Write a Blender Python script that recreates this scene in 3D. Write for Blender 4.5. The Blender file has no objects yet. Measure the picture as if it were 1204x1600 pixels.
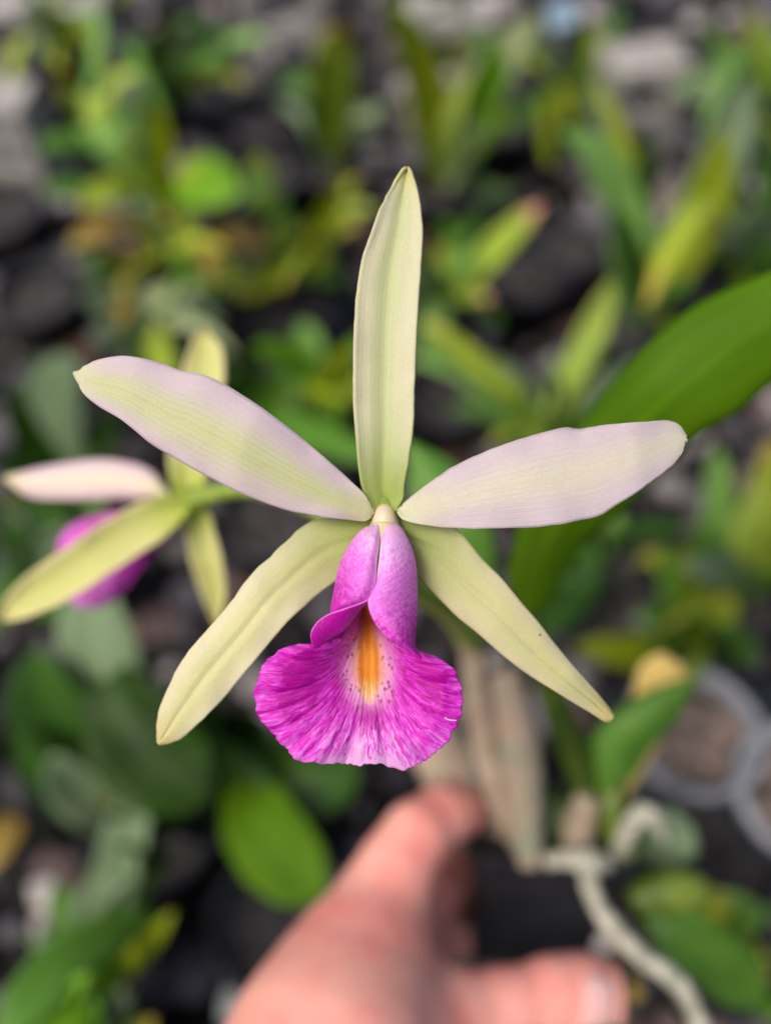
import bpy, math, random
import numpy as np
from mathutils import Vector, noise

# ------------------------------------------------------------------ camera, sky, sun, exposure
S = bpy.context.scene
COL = S.collection
PITCH = math.radians(58.0); HFOV = math.radians(50.0)
TX = math.tan(HFOV / 2)
CAM = Vector((0, 0, 0.60))
FWD = Vector((0, math.cos(PITCH), -math.sin(PITCH)))
RGT = Vector((1, 0, 0))
UPV = Vector((0, math.sin(PITCH), math.cos(PITCH)))
FOC = 0.135

cd = bpy.data.cameras.new('camera'); cam = bpy.data.objects.new('camera', cd); COL.objects.link(cam)
cam.location = CAM; cam.rotation_euler = (math.pi / 2 - PITCH, 0, 0)
cd.sensor_fit = 'HORIZONTAL'; cd.sensor_width = 36; cd.lens = 18 / TX
cd.clip_start = 0.01; cd.clip_end = 50
cd.dof.use_dof = True; cd.dof.focus_distance = FOC - 0.0022; cd.dof.aperture_fstop = 6.3
S.camera = cam

W = bpy.data.worlds.new('World'); S.world = W; W.use_nodes = True
nt = W.node_tree; nt.nodes.clear()
sky = nt.nodes.new('ShaderNodeTexSky'); sky.sky_type = 'NISHITA'; sky.sun_disc = False
SUN_EL, SUN_AZ = math.radians(58), math.radians(238)      # azimuth clockwise from +Y
sky.sun_elevation = SUN_EL; sky.sun_rotation = SUN_AZ
sky.air_density = 1.0; sky.dust_density = 6.0; sky.ozone_density = 0.3
bg = nt.nodes.new('ShaderNodeBackground'); bg.inputs['Strength'].default_value = 0.13
wo = nt.nodes.new('ShaderNodeOutputWorld')
nt.links.new(sky.outputs[0], bg.inputs['Color']); nt.links.new(bg.outputs[0], wo.inputs['Surface'])
sl = bpy.data.lights.new('sun', 'SUN'); sl.energy = 2.0; sl.angle = math.radians(28); sl.color = (1, .95, .88)
sun = bpy.data.objects.new('sun', sl); COL.objects.link(sun)
sd = Vector((math.sin(SUN_AZ) * math.cos(SUN_EL), math.cos(SUN_AZ) * math.cos(SUN_EL), math.sin(SUN_EL)))
sun.rotation_euler = (-sd).to_track_quat('-Z', 'Y').to_euler()
S.view_settings.view_transform = 'Standard'; S.view_settings.look = 'None'
S.view_settings.exposure = 0.0; S.view_settings.gamma = 1.0; S.view_settings.use_curve_mapping = False

# ------------------------------------------------------------------ helpers
R = random.Random(7)
def P(px, py, d):
    px, py, d = float(px), float(py), float(d)
    return CAM + d * (FWD + ((px - 602) / 602 * TX) * RGT + ((800 - py) / 602 * TX) * UPV)
def G(px, py, z=0.0):
    r = FWD + ((px - 602) / 602 * TX) * RGT + ((800 - py) / 602 * TX) * UPV
    return CAM + r * ((z - CAM.z) / r.z)
def lin(c):
    c = c / 255
    return c / 12.92 if c <= .04045 else ((c + .055) / 1.055) ** 2.4
def rgb(r, g, b): return (lin(r), lin(g), lin(b), 1)
def smooth(a, b, x):
    t = min(1, max(0, (x - a) / (b - a))); return t * t * (3 - 2 * t)
def tag(o, label=None, cat=None, group=None, kind=None):
    for k, v in (('label', label), ('category', cat), ('group', group), ('kind', kind)):
        if v: o[k] = v
    return o
def empty(name, loc, label, cat, group=None):
    o = bpy.data.objects.new(name, None); COL.objects.link(o); o.location = loc; o.empty_display_size = .01
    return tag(o, label, cat, group)
def mesh(name, verts, faces, mat, parent=None, uv=None, uv2=None, solid=0, smoothed=True, fm=None, mats=None, sub=0):
    """verts in world coordinates; object's origin stays at the world origin of its parent chain"""
    root = Vector((0, 0, 0)); q = parent
    while q is not None: root += q.location; q = q.parent
    if parent is None:
        a = np.array([tuple(v) for v in verts]); c = Vector((a[:, 0].mean(), a[:, 1].mean(), a[:, 2].min()))
    else: c = root
    me = bpy.data.meshes.new(name)
    me.from_pydata([tuple(Vector(v) - c) for v in verts], [], faces)
    for m in (mats or [mat]): me.materials.append(m)
    if uv is not None:
        l = me.uv_layers.new(name='uv')
        for lp in me.loops: l.data[lp.index].uv = uv[lp.vertex_index]
    if uv2 is not None:
        l = me.uv_layers.new(name='flat')
        for lp in me.loops: l.data[lp.index].uv = uv2[lp.vertex_index]
    for p in me.polygons:
        p.use_smooth = smoothed
        if fm: p.material_index = fm[p.index]
    me.update()
    o = bpy.data.objects.new(name, me); COL.objects.link(o)
    if parent is not None: o.parent = parent
    else: o.location = c
    if solid:
        s = o.modifiers.new('thickness', 'SOLIDIFY'); s.thickness = solid; s.offset = 0
    if sub:
        s = o.modifiers.new('sub', 'SUBSURF'); s.levels = s.render_levels = sub
    return o
def gridfaces(nu, nv, off=0, close=False):
    f = []
    for i in range(nu - 1):
        for j in range(nv - (0 if close else 1)):
            k = (j + 1) % nv
            f.append((off + i * nv + j, off + i * nv + k, off + (i + 1) * nv + k, off + (i + 1) * nv + j))
    return f
def resample(pts, n, ease=False):
    """Catmull-Rom through pts, evaluated at n even arc-length stations"""
    p = [np.array(q, float) for q in pts]
    p = [2 * p[0] - p[1]] + p + [2 * p[-1] - p[-2]]
    d = []
    for i in range(1, len(p) - 2):
        for k in range(12):
            t = k / 12
            d.append(.5 * ((2 * p[i]) + (-p[i-1] + p[i+1]) * t + (2*p[i-1] - 5*p[i] + 4*p[i+1] - p[i+2]) * t*t
                     + (-p[i-1] + 3*p[i] - 3*p[i+1] + p[i+2]) * t**3))
    d.append(p[-2]); d = np.array(d)
    s = np.r_[0, np.cumsum(np.linalg.norm(np.diff(d, axis=0), axis=1))]; s /= s[-1]
    t = np.linspace(0, 1, n)
    if ease: t = .5 - .5 * np.cos(np.pi * t)
    return np.stack([np.interp(t, s, d[:, k]) for k in range(d.shape[1])], 1)
def interp(u, pts):
    return float(np.interp(u, [a for a, b in pts], [b for a, b in pts]))

# ---- node material writer
class NB:
    def __init__(s, name):
        s.m = bpy.data.materials.new(name); s.m.use_nodes = True; s.t = s.m.node_tree; s.t.nodes.clear()
        s.out = s.t.nodes.new('ShaderNodeOutputMaterial')
    def n(s, typ, ins=None, **kw):
        x = s.t.nodes.new('ShaderNode' + typ)
        for k, v in kw.items(): setattr(x, k, v)
        for k, v in (ins or {}).items():
            i = x.inputs[k]
            if isinstance(v, bpy.types.NodeSocket): s.t.links.new(v, i)
            else: i.default_value = v
        return x
    def math(s, op, a, b=0.0, c=0.0, clamp=False):
        x = s.t.nodes.new('ShaderNodeMath'); x.operation = op; x.use_clamp = clamp
        for i, v in enumerate((a, b, c)):
            if isinstance(v, bpy.types.NodeSocket): s.t.links.new(v, x.inputs[i])
            else: x.inputs[i].default_value = v
        return x.outputs[0]
    def ss(s, a, b, x):        # smoothstep
        r = s.n('MapRange', {'Value': x, 'From Min': a, 'From Max': b}, interpolation_type='SMOOTHSTEP')
        return r.outputs[0]
    def mix(s, f, a, b, mode='MIX'):
        x = s.n('MixRGB', blend_type=mode)
        for i, v in enumerate((f, a, b)):
            if isinstance(v, bpy.types.NodeSocket): s.t.links.new(v, x.inputs[i])
            else: x.inputs[i].default_value = v
        return x.outputs[0]
    def uv(s, name):
        x = s.n('UVMap', uv_map=name); sp = s.n('SeparateXYZ', {0: x.outputs[0]})
        return x.outputs[0], sp.outputs[0], sp.outputs[1]
    def scaled(s, vec, sc):
        return s.n('VectorMath', {0: vec, 1: sc}, operation='MULTIPLY').outputs[0]
    def noise(s, vec, scale=1, detail=3, rough=.55, dist=0):
        i = {'Scale': scale, 'Detail': detail, 'Roughness': rough, 'Distortion': dist}
        if vec is not None: i['Vector'] = vec
        return s.n('TexNoise', i).outputs[0]
    def finish(s, col, rough=.5, height=None, bump=.3, dist=.001, trans=0, transcol=None, spec=.5, sss=0, sssr=(1, .3, .2), sssc=.005, coat=0, alpha=None):
        b = s.n('BsdfPrincipled', {'Base Color': col, 'Roughness': rough, 'Specular IOR Level': spec})
        if sss:
            b.inputs['Subsurface Weight'].default_value = sss
            b.inputs['Subsurface Radius'].default_value = sssr; b.inputs['Subsurface Scale'].default_value = sssc
        if coat: b.inputs['Coat Weight'].default_value = coat; b.inputs['Coat Roughness'].default_value = .3
        nrm = None
        if height is not None:
            bm = s.n('Bump', {'Height': height, 'Strength': bump, 'Distance': dist}); nrm = bm.outputs[0]
            s.t.links.new(nrm, b.inputs['Normal'])
        o = b.outputs[0]
        if trans:
            tr = s.n('BsdfTranslucent', {'Color': transcol if transcol is not None else col})
            if nrm: s.t.links.new(nrm, tr.inputs['Normal'])
            mx = s.n('MixShader', {0: trans, 1: o, 2: tr.outputs[0]}); o = mx.outputs[0]
        s.t.links.new(o, s.out.inputs['Surface'])
        return s.m

# uv.x = across (0..1), uv.y = along from base (0) to tip (1)
def mat_petal(name, centre, edge, base, tip, band=.30, vein=.5, basek=.22, edgeside=(1, 1), shift=.5, soft=.5, bump=.16):
    b = NB(name); uvv, x, y = b.uv('uv')
    wob = b.noise(b.scaled(uvv, (3, 4, 1)), 1, 3)
    c = b.math('SUBTRACT', x, shift)
    pos = b.math('MULTIPLY', b.math('MAXIMUM', c, 0.0), edgeside[0])
    neg = b.math('MULTIPLY', b.math('MAXIMUM', b.math('MULTIPLY', c, -1), 0.0), edgeside[1])
    a = b.math('MULTIPLY', b.math('ADD', pos, neg), 2)
    a = b.math('ADD', a, b.math('MULTIPLY', b.math('SUBTRACT', wob, .5), .35))
    streak = b.noise(b.scaled(uvv, (46, 1.6, 1)), 1, 4, .6, .25)
    a = b.math('ADD', a, b.math('MULTIPLY', b.math('SUBTRACT', streak, .5), .8))
    col = b.mix(b.ss(band, band + soft, a), centre, edge)
    col = b.mix(b.ss(basek, 0.0, y), col, base)
    col = b.mix(b.ss(.86, 1.0, y), col, tip)
    vl = b.math('POWER', b.math('ABSOLUTE', b.math('SINE', b.math('MULTIPLY', b.math('ADD', x, b.math('MULTIPLY', wob, .03)), 3.14159 * 15))), 10.0)
    vmask = b.math('MULTIPLY', vl, b.math('MULTIPLY', b.ss(.8, .1, a), vein))
    vmask = b.math('MULTIPLY', vmask, b.noise(b.scaled(uvv, (9, 5, 1)), 1, 2))
    dark = b.mix(1.0, col, (.80, .86, .62, 1), 'MULTIPLY')
    col = b.mix(vmask, col, dark)
    mid = b.ss(.035, 0.0, b.math('ABSOLUTE', c))
    col = b.mix(b.math('MULTIPLY', mid, .35 * vein), col, dark)
    geo = b.n('TexCoord').outputs['Object']
    fine = b.noise(geo, 2600, 4, .65)
    mott = b.noise(geo, 420, 4, .6)
    col = b.mix(b.math('MULTIPLY', b.ss(.42, .70, fine), .55), col, b.mix(1.0, col, (1.14, 1.14, 1.16, 1), 'MULTIPLY'))
    col = b.mix(b.math('MULTIPLY', b.ss(.45, .8, mott), .30), col, b.mix(1.0, col, (.84, .86, .82, 1), 'MULTIPLY'))
    h = b.math('ADD', b.math('MULTIPLY', streak, .8), b.math('MULTIPLY', fine, .9))
    h = b.math('SUBTRACT', h, b.math('MULTIPLY', vl, .25))
    return b.finish(col, .5, h, bump, .0004, trans=.22, spec=.3, sss=.0)

def mat_lip():
    b = NB('lip_magenta'); uvv, t, s = b.uv('uv'); fl, fx, fy = b.uv('flat')
    st = b.noise(b.scaled(uvv, (64, 8, 1)), 1, 5, .6, 1.3)
    st2 = b.noise(b.scaled(uvv, (120, 9, 1)), 1, 3, .6, .6)
    big = b.noise(b.scaled(fl, (1.3, 1.3, 1)), 1, 2)
    v = b.math('ADD', b.math('MULTIPLY', st, .62), b.math('MULTIPLY', st2, .38))
    v = b.math('ADD', v, b.math('MULTIPLY', b.math('SUBTRACT', big, .5), .12))
    dense = rgb(186, 0, 156); mid = rgb(216, 48, 202); pale = rgb(222, 120, 218)
    # side zones saturated, lower margin pale
    ax = b.math('ABSOLUTE', b.math('SUBTRACT', fx, .0))
    edge = b.ss(.86, 1.0, s)
    low = b.ss(1.2, 2.4, b.math('SUBTRACT', fy, b.math('MULTIPLY', ax, .45)))
    pal = b.math('ADD', b.math('MULTIPLY', edge, .10), b.math('MULTIPLY', low, .12))
    pal = b.math('SUBTRACT', pal, b.math('MULTIPLY', b.ss(.55, .75, s), b.math('MULTIPLY', b.ss(.7, 1.2, ax), .06)))
    # solid magenta shoulders either side
    sh = b.math('MULTIPLY', b.ss(.55, .95, ax), b.math('MULTIPLY', b.ss(1.75, 1.1, fy), b.ss(.97, .8, s)))
    v = b.math('ADD', b.math('MULTIPLY', b.math('SUBTRACT', v, .5), b.math('SUBTRACT', 1.45, b.math('MULTIPLY', sh, .8))), .54)
    k = b.math('SUBTRACT', b.math('ADD', v, pal), b.math('MULTIPLY', sh, .10))
    col = b.mix(b.ss(.42, .58, k), dense, mid)
    col = b.mix(b.ss(.56, .80, k), col, pale)
    # pale central streak at the bottom
    cw = b.math('MULTIPLY', b.ss(.16, .0, b.math('ABSOLUTE', b.math('ADD', fx, .15))), b.ss(1.9, 2.4, fy))
    col = b.mix(b.math('MULTIPLY', cw, .7), col, rgb(238, 205, 228))
    col = b.mix(b.math('MULTIPLY', b.math('MULTIPLY', low, b.ss(.5, .75, k)), b.ss(1.0, .3, ax)), col, rgb(232, 168, 228))
    # dark ink blotches along the veins
    bl = b.noise(b.scaled(uvv, (60, 9, 1)), 1, 2, .5, .3)
    blm = b.math('MULTIPLY', b.ss(.55, .66, bl), b.math('MULTIPLY', b.ss(.35, .5, s), b.ss(.92, .7, s)))
    col = b.mix(b.math('MULTIPLY', blm, .75), col, rgb(150, 0, 120))
    pt = b.math('MULTIPLY', b.ss(.34, .05, b.math('ADD', ax, b.math('MULTIPLY', b.math('SUBTRACT', st, .5), .5))), b.math('MULTIPLY', b.ss(1.5, 1.7, fy), b.ss(2.15, 1.85, fy)))
    col = b.mix(b.math('MULTIPLY', pt, .75), col, rgb(178, 8, 150))
    # pale halo round the orange tongue, with spots
    ox = b.math('ADD', fx, b.math('MULTIPLY', b.math('SUBTRACT', fy, .6), -.02))
    oax = b.math('ABSOLUTE', ox)
    nz = b.math('MULTIPLY', b.math('SUBTRACT', b.noise(b.scaled(fl, (7, 2.2, 1)), 1, 3), .5), .22)
    r1 = b.math('ADD', b.math('ADD', oax, nz), b.math('MULTIPLY', b.math('ABSOLUTE', b.math('SUBTRACT', fy, 1.05)), .18))
    halo = b.math('MULTIPLY', b.ss(.58, .20, r1), b.ss(1.85, 1.35, fy))
    halocol = b.mix(b.ss(.75, .25, fy), rgb(236, 184, 214), rgb(196, 70, 130))
    col = b.mix(b.math('MULTIPLY', halo, .85), col, halocol)
    vo = b.n('TexVoronoi', {'Vector': b.scaled(fl, (13, 9, 1)), 'Scale': 1.0, 'Randomness': 1.0})
    sp = b.math('MULTIPLY', b.ss(.36, .22, vo.outputs['Distance']), b.math('MULTIPLY', b.math('MULTIPLY', b.ss(.62, .35, r1), b.ss(1.75, 1.5, fy)), b.ss(.12, .20, r1)))
    col = b.mix(b.math('MULTIPLY', sp, .85), col, rgb(150, 14, 104))
    wdt = b.n('FloatCurve')  # width of the orange tongue against fy
    c = wdt.mapping.curves[0]; c.points[0].location = (0, .10); c.points[1].location = (1, 0)
    for p in ((.25, .12), (.55, .20), (.72, .21), (.88, .13), (.98, .02)): c.points.new(*p)
    wdt.mapping.update(); b.t.links.new(b.math('DIVIDE', fy, 1.6), wdt.inputs['Value'])
    og = b.math('SUBTRACT', b.math('ADD', oax, b.math('MULTIPLY', nz, .5)), wdt.outputs[0])
    om = b.ss(.13, -.10, og)
    om = b.math('MULTIPLY', om, b.math('LESS_THAN', fy, 1.62))
    ocol = b.mix(b.ss(.15, .95, fy), rgb(196, 88, 14), rgb(238, 154, 40))  # darker orange at the throat top: shade inside the tube painted in
    ocol = b.mix(b.ss(1.15, 1.5, fy), ocol, rgb(250, 206, 140))
    ln = b.math('POWER', b.math('ABSOLUTE', b.math('SINE', b.math('MULTIPLY', ox, 24))), 5.0)
    ocol = b.mix(b.math('MULTIPLY', b.math('SUBTRACT', 1.0, b.ss(0.0, .5, ln)), .38), ocol, rgb(160, 60, 30))
    col = b.mix(om, col, ocol)
    geo = b.n('TexCoord').outputs['Object']
    fine = b.noise(geo, 3200, 3, .6)
    col = b.mix(b.math('MULTIPLY', b.ss(.45, .75, fine), .22), col, b.mix(1.0, col, (1.3, 2.2, 1.25, 1), 'MULTIPLY'))
    h = b.math('ADD', b.math('MULTIPLY', st, 1.0), b.math('MULTIPLY', fine, .3))
    h = b.math('ADD', h, b.math('MULTIPLY', st2, .4))
    return b.finish(col, .42, h, .6, .0005, trans=.15, spec=.4)

def mat_lobe():
    b = NB('side_lobe_pink'); uvv, x, y = b.uv('uv'); geo = b.n('TexCoord').outputs['Object']
    sk = b.n('CombineXYZ', {0: b.math('MULTIPLY', x, 4.0), 1: b.math('ADD', b.math('MULTIPLY', y, 60.0), b.math('MULTIPLY', x, 11.0)), 2: 0.0}).outputs[0]
    st = b.noise(sk, 1, 4, .6, .8)
    cell = b.noise(geo, 1500, 4, .65)
    v = b.math('ADD', b.math('MULTIPLY', st, .45), b.math('MULTIPLY', cell, .55))
    k = b.math('SUBTRACT', b.math('ADD', y, b.math('MULTIPLY', b.math('SUBTRACT', v, .5), 1.5)), b.math('MULTIPLY', x, -.10))
    col = b.mix(b.ss(.10, .50, k), rgb(250, 192, 244), rgb(238, 128, 230))
    col = b.mix(b.ss(.42, .98, k), col, rgb(200, 24, 178))
    col = b.mix(b.ss(.10, .0, y), col, rgb(236, 196, 214))
    rim = b.math('MULTIPLY', b.ss(.05, .015, x), b.ss(.60, .35, y))
    col = b.mix(rim, col, rgb(246, 226, 236))
    h = b.math('ADD', b.math('MULTIPLY', st, .8), b.math('MULTIPLY', cell, .5))
    return b.finish(col, .42, h, .5, .0005, trans=.14, spec=.4)
def mat_flap():
    b = NB('lobe_inner_magenta'); uvv, x, y = b.uv('uv')
    st = b.noise(b.scaled(uvv, (4, 40, 1)), 1, 4, .6, .4)
    col = b.mix(b.ss(.35, .7, st), rgb(176, 0, 148), rgb(196, 22, 172))
    col = b.mix(b.ss(.07, .0, x), col, rgb(224, 110, 214))
    return b.finish(col, .42, st, .4, .0004, trans=.12, spec=.4)
def mat_plain(name, c1, c2, scale=200, rough=.5, bump=.3, dist=.0005, trans=0, detail=4, spec=.5, lo=.35, hi=.65, **kw):
    b = NB(name); geo = b.n('TexCoord').outputs['Object']
    nz = b.noise(geo, scale, detail, .6)
    return b.finish(b.mix(b.ss(lo, hi, nz), c1, c2), rough, nz, bump, dist, trans=trans, spec=spec, **kw)
def mat_leaf(name, c1, c2, rib=.5, rough=.46, tip=None, trans=.22, gain=1.25, spec=.35):
    b = NB(name); uvv, x, y = b.uv('uv'); rnd = b.n('ObjectInfo').outputs['Random']
    off = b.n('VectorMath', {0: uvv, 1: b.n('CombineXYZ', {0: rnd, 1: rnd, 2: b.math('MULTIPLY', rnd, 30)}).outputs[0]}, operation='ADD').outputs[0]
    a = b.noise(b.scaled(off, (3, 2.5, 1)), 1, 4, .6)
    s = b.noise(b.scaled(off, (40, 1.2, 1)), 1, 3)
    col = b.mix(b.ss(.3, .7, b.math('ADD', b.math('MULTIPLY', a, .7), b.math('MULTIPLY', s, .3))), c1, c2)
    m = b.ss(.06, .0, b.math('ABSOLUTE', b.math('SUBTRACT', x, .5)))
    col = b.mix(b.math('MULTIPLY', m, rib), col, b.mix(1.0, col, (1.5, 1.45, 1.2, 1), 'MULTIPLY'))
    if tip: col = b.mix(b.ss(.82, .97, b.math('ADD', y, b.math('MULTIPLY', b.math('SUBTRACT', a, .5), .3))), col, tip)
    br = b.math('ADD', gain - .2, b.math('MULTIPLY', rnd, .4))
    hs = b.n('HueSaturation', {'Value': br, 'Color': col})
    return b.finish(hs.outputs[0], rough, s, .25, .0006, trans=trans, spec=spec)

LEAF = {
 'dark':   mat_leaf('leaf_dark_green', rgb(20, 42, 4), rgb(44, 78, 10), gain=.95, spec=.2),
 'deep':   mat_leaf('leaf_deep_green', rgb(30, 62, 20), rgb(66, 104, 36)),
 'mid':    mat_leaf('leaf_mid_green', rgb(62, 104, 30), rgb(92, 136, 48)),
 'bright': mat_leaf('leaf_bright_green', rgb(78, 126, 12), rgb(106, 150, 26)),
 'fresh':  mat_leaf('leaf_fresh_green', rgb(104, 150, 66), rgb(138, 178, 96)),
 'yellow': mat_leaf('leaf_yellow_green', rgb(132, 152, 34), rgb(164, 182, 66), tip=rgb(170, 150, 60)),
 'lime':   mat_leaf('leaf_lime_green', rgb(150, 176, 60), rgb(186, 200, 104)),
 'olive':  mat_leaf('leaf_olive', rgb(96, 112, 8), rgb(132, 146, 18)),
 'grey':   mat_leaf('leaf_grey_green', rgb(88, 112, 82), rgb(126, 146, 112), rough=.5),
 'pale':   mat_leaf('leaf_pale_green', rgb(134, 150, 108), rgb(168, 178, 134), rough=.5),
 'orange': mat_leaf('leaf_dying_orange', rgb(142, 118, 52), rgb(160, 134, 66), rough=.6),
 'cream':  mat_leaf('leaf_dying_cream', rgb(206, 178, 96), rgb(228, 204, 130), rough=.6),
 'pink':   mat_leaf('leaf_pink_tip', rgb(124, 148, 44), rgb(150, 170, 66), tip=rgb(196, 140, 120)),
 'big':    mat_leaf('leaf_broad_green', rgb(52, 84, 0), rgb(72, 104, 4), rib=.55, gain=1.32, rough=.6, spec=.12, trans=.1),
}
M_dorsal = mat_petal('sepal_cream_green', rgb(196, 201, 150), rgb(210, 207, 172), rgb(156, 174, 84), rgb(206, 203, 142), .1, .45, .34)
M_pleft  = mat_petal('petal_green_band', rgb(200, 203, 154), rgb(208, 190, 198), rgb(206, 206, 160), rgb(212, 210, 176), .03, .75, .16, shift=.57, soft=.85, bump=.25)
M_pright = mat_petal('petal_lilac', rgb(212, 205, 188), rgb(205, 190, 197), rgb(212, 209, 176), rgb(214, 211, 188), .0, .45, .24, soft=.8, bump=.25)
M_sepl   = mat_petal('sepal_yellow_cream', rgb(212, 208, 154), rgb(220, 214, 176), rgb(150, 166, 78), rgb(212, 200, 140), .3, .4, .46)
M_sepr   = mat_petal('sepal_yellow_beige', rgb(202, 200, 146), rgb(208, 200, 160), rgb(148, 164, 80), rgb(212, 194, 128), .3, .4, .46)
M_back   = mat_petal('sepal_back_green', rgb(206, 208, 126), rgb(226, 216, 158), rgb(176, 190, 72), rgb(224, 214, 146), .5, .5, .3)
M_backp  = mat_petal('petal_back_pink', rgb(240, 222, 204), rgb(230, 206, 212), rgb(226, 222, 176), rgb(230, 222, 170), .2, .5, .2)
M_lip = mat_lip(); M_lobe = mat_lobe(); M_flap = mat_flap()
M_col = mat_plain('column_cream', rgb(222, 214, 166), rgb(232, 206, 186), 400, .45, .2, .0003, .15)
M_ped = mat_plain('pedicel_green', rgb(124, 150, 48), rgb(150, 172, 70), 300, .45, .2, .0004, .1)
M_white = mat_plain('scar_white', rgb(226, 150, 214), rgb(234, 180, 224), 900, .4)
M_spot = mat_plain('speck_brown', rgb(110, 100, 50), rgb(120, 106, 60), 900, .6)
M_root = mat_plain('root_silver', rgb(142, 142, 126), rgb(188, 186, 168), 240, .75, .6, .001)
M_sheath = mat_plain('sheath_papery', rgb(150, 130, 112), rgb(176, 162, 142), 90, .7, .6, .001, .1)
M_sheathp = mat_plain('sheath_pink_tan', rgb(164, 144, 126), rgb(136, 142, 120), 70, .7, .6, .001, .1)
M_bulb = mat_plain('pseudobulb_green', rgb(74, 98, 18), rgb(112, 130, 44), 90, .45, .4, .001)
M_bulbd = mat_plain('pseudobulb_dark_green', rgb(46, 70, 10), rgb(70, 92, 20), 90, .45, .4, .001)
M_bulbl = mat_plain('pseudobulb_yellow_green', rgb(136, 160, 56), rgb(158, 180, 84), 90, .45, .4, .001)
M_pot = mat_plain('black_plastic', rgb(30, 31, 36), rgb(42, 43, 48), 60, .42, .3, .0005, spec=.4)
M_potdusty = mat_plain('dusty_black_plastic', rgb(30, 30, 34), rgb(92, 92, 98), 30, .6, .4, .001, lo=.45, hi=.85)
M_palebark = mat_plain('pale_bark_chips', rgb(60, 50, 46), rgb(150, 132, 122), 90, .9, 1.0, .006)
M_clear = mat_plain('cloudy_clear_plastic', rgb(146, 150, 158), rgb(196, 200, 206), 45, .28, .3, .001, .35, spec=.7)
M_concrete = mat_plain('pale_concrete', rgb(138, 134, 130), rgb(186, 180, 176), 60, .9, .8, .003)
M_soil = mat_plain('bark_chips', rgb(8, 8, 10), rgb(84, 80, 82), 130, .9, 1.0, .006)
M_blue = mat_plain('pale_blue_plastic', rgb(120, 150, 176), rgb(150, 176, 196), 60, .4)
M_wtag = mat_plain('white_plastic', rgb(176, 176, 172), rgb(205, 205, 200), 60, .5)
def mat_stone():
    b = NB('grey_gravel'); uvv, x, y = b.uv('uv'); geo = b.n('TexCoord').outputs['Object']
    nz = b.noise(geo, 90, 5, .6)
    col = b.mix(b.ss(.15, .85, x), rgb(12, 12, 15), rgb(126, 122, 128))
    col = b.mix(b.ss(.84, .88, x), col, rgb(196, 188, 184))
    col = b.mix(b.math('MULTIPLY', b.ss(.85, .9, y), .6), col, rgb(112, 78, 66))
    col = b.mix(b.ss(.4, .7, nz), b.mix(1.0, col, (.6, .6, .62, 1), 'MULTIPLY'), col)
    return b.finish(col, .85, nz, .8, .003)
M_stone = mat_stone()
M_ground = mat_plain('dark_soil', rgb(14, 13, 14), rgb(40, 38, 40), 50, .95, .8, .004)

# ------------------------------------------------------------------ ground and gravel
n = 60
gv = []; 
for i in range(n):
    for j in range(n):
        x = -3 + 6 * j / (n - 1); y = -1.5 + 7 * i / (n - 1)
        gv.append((x, y, .004 * noise.noise(Vector((x * 6, y * 6, 0)))))
tag(mesh('ground', gv, gridfaces(n, n), M_ground), kind='structure')

def stones():
    base = [(-1,-1,-1),(1,-1,-1),(1,1,-1),(-1,1,-1),(-1,-1,1),(1,-1,1),(1,1,1),(-1,1,1)]
    import bmesh
    bm = bmesh.new(); bmesh.ops.create_icosphere(bm, subdivisions=2, radius=1)
    sv = np.array([tuple(v.co) for v in bm.verts]); sf = [[v.index for v in f.verts] for f in bm.faces]; bm.free()
    V = []; F = []; U = []
    rs = np.random.RandomState(3)
    for k in range(5200):
        y = -.25 + 1.9 * rs.rand(); hw = .35 + .42 * max(0, y) ; x = (rs.rand() * 2 - 1) * hw
        r = .005 + .017 * rs.rand() ** 2
        sc = np.array([1, .6 + .5 * rs.rand(), .45 + .4 * rs.rand()]) * r
        off = rs.rand(3) * 50
        q = sv * (1 + .35 * np.array([noise.noise(Vector(v * 1.3 + off)) for v in sv]))[:, None] * sc
        a = rs.rand() * 6.28; c, s = math.cos(a), math.sin(a)
        t = (rs.rand() - .5) * 1.0; ct, st_ = math.cos(t), math.sin(t)
        q = np.stack([q[:, 0], q[:, 1] * ct - q[:, 2] * st_, q[:, 1] * st_ + q[:, 2] * ct], 1)
        q = np.stack([q[:, 0] * c - q[:, 1] * s, q[:, 0] * s + q[:, 1] * c, q[:, 2]], 1) + np.array([x, y, r * .3 + .012 * rs.rand()])
        o = len(V); V += [tuple(v) for v in q]; F += [tuple(o + i for i in f) for f in sf]
        U += [(rs.rand(), rs.rand())] * len(q)
    tag(mesh('gravel', V, F, M_stone, uv=U), 'dark grey gravel with paler stones between the pots', 'gravel', kind='stuff')
stones()

# ------------------------------------------------------------------ generic builders
def tube(path, rad, nu=40, nv=14, flat=1.0, bumpy=0, seed=0):
    """path: world points, rad: radii; returns verts, faces, uv (closed tapered tube)"""
    pr = resample([tuple(p) + (r,) for p, r in zip(path, rad)], nu)
    c = pr[:, :3]; r = pr[:, 3]
    V = []; UV = []
    for i in range(nu):
        t = Vector(c[min(i + 1, nu - 1)] - c[max(i - 1, 0)]).normalized()
        s = t.cross(FWD).normalized(); b = t.cross(s).normalized()
        for j in range(nv):
            a = 2 * math.pi * j / nv
            rr = r[i] * (1 + bumpy * noise.noise(Vector((i * .35, math.cos(a) * 2 + seed, math.sin(a) * 2))))
            V.append(Vector(c[i]) + s * math.cos(a) * rr + b * math.sin(a) * rr * flat)
            UV.append((j / nv, i / (nu - 1)))
    F = gridfaces(nu, nv, 0, True)
    F.append(tuple(range(nv))[::-1]); F.append(tuple((nu - 1) * nv + j for j in range(nv)))
    return V, F, UV
def tubeobj(name, path, rad, mat, parent=None, **kw):
    V, F, UV = tube(path, rad, **kw); return mesh(name, V, F, mat, parent, UV)

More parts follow.
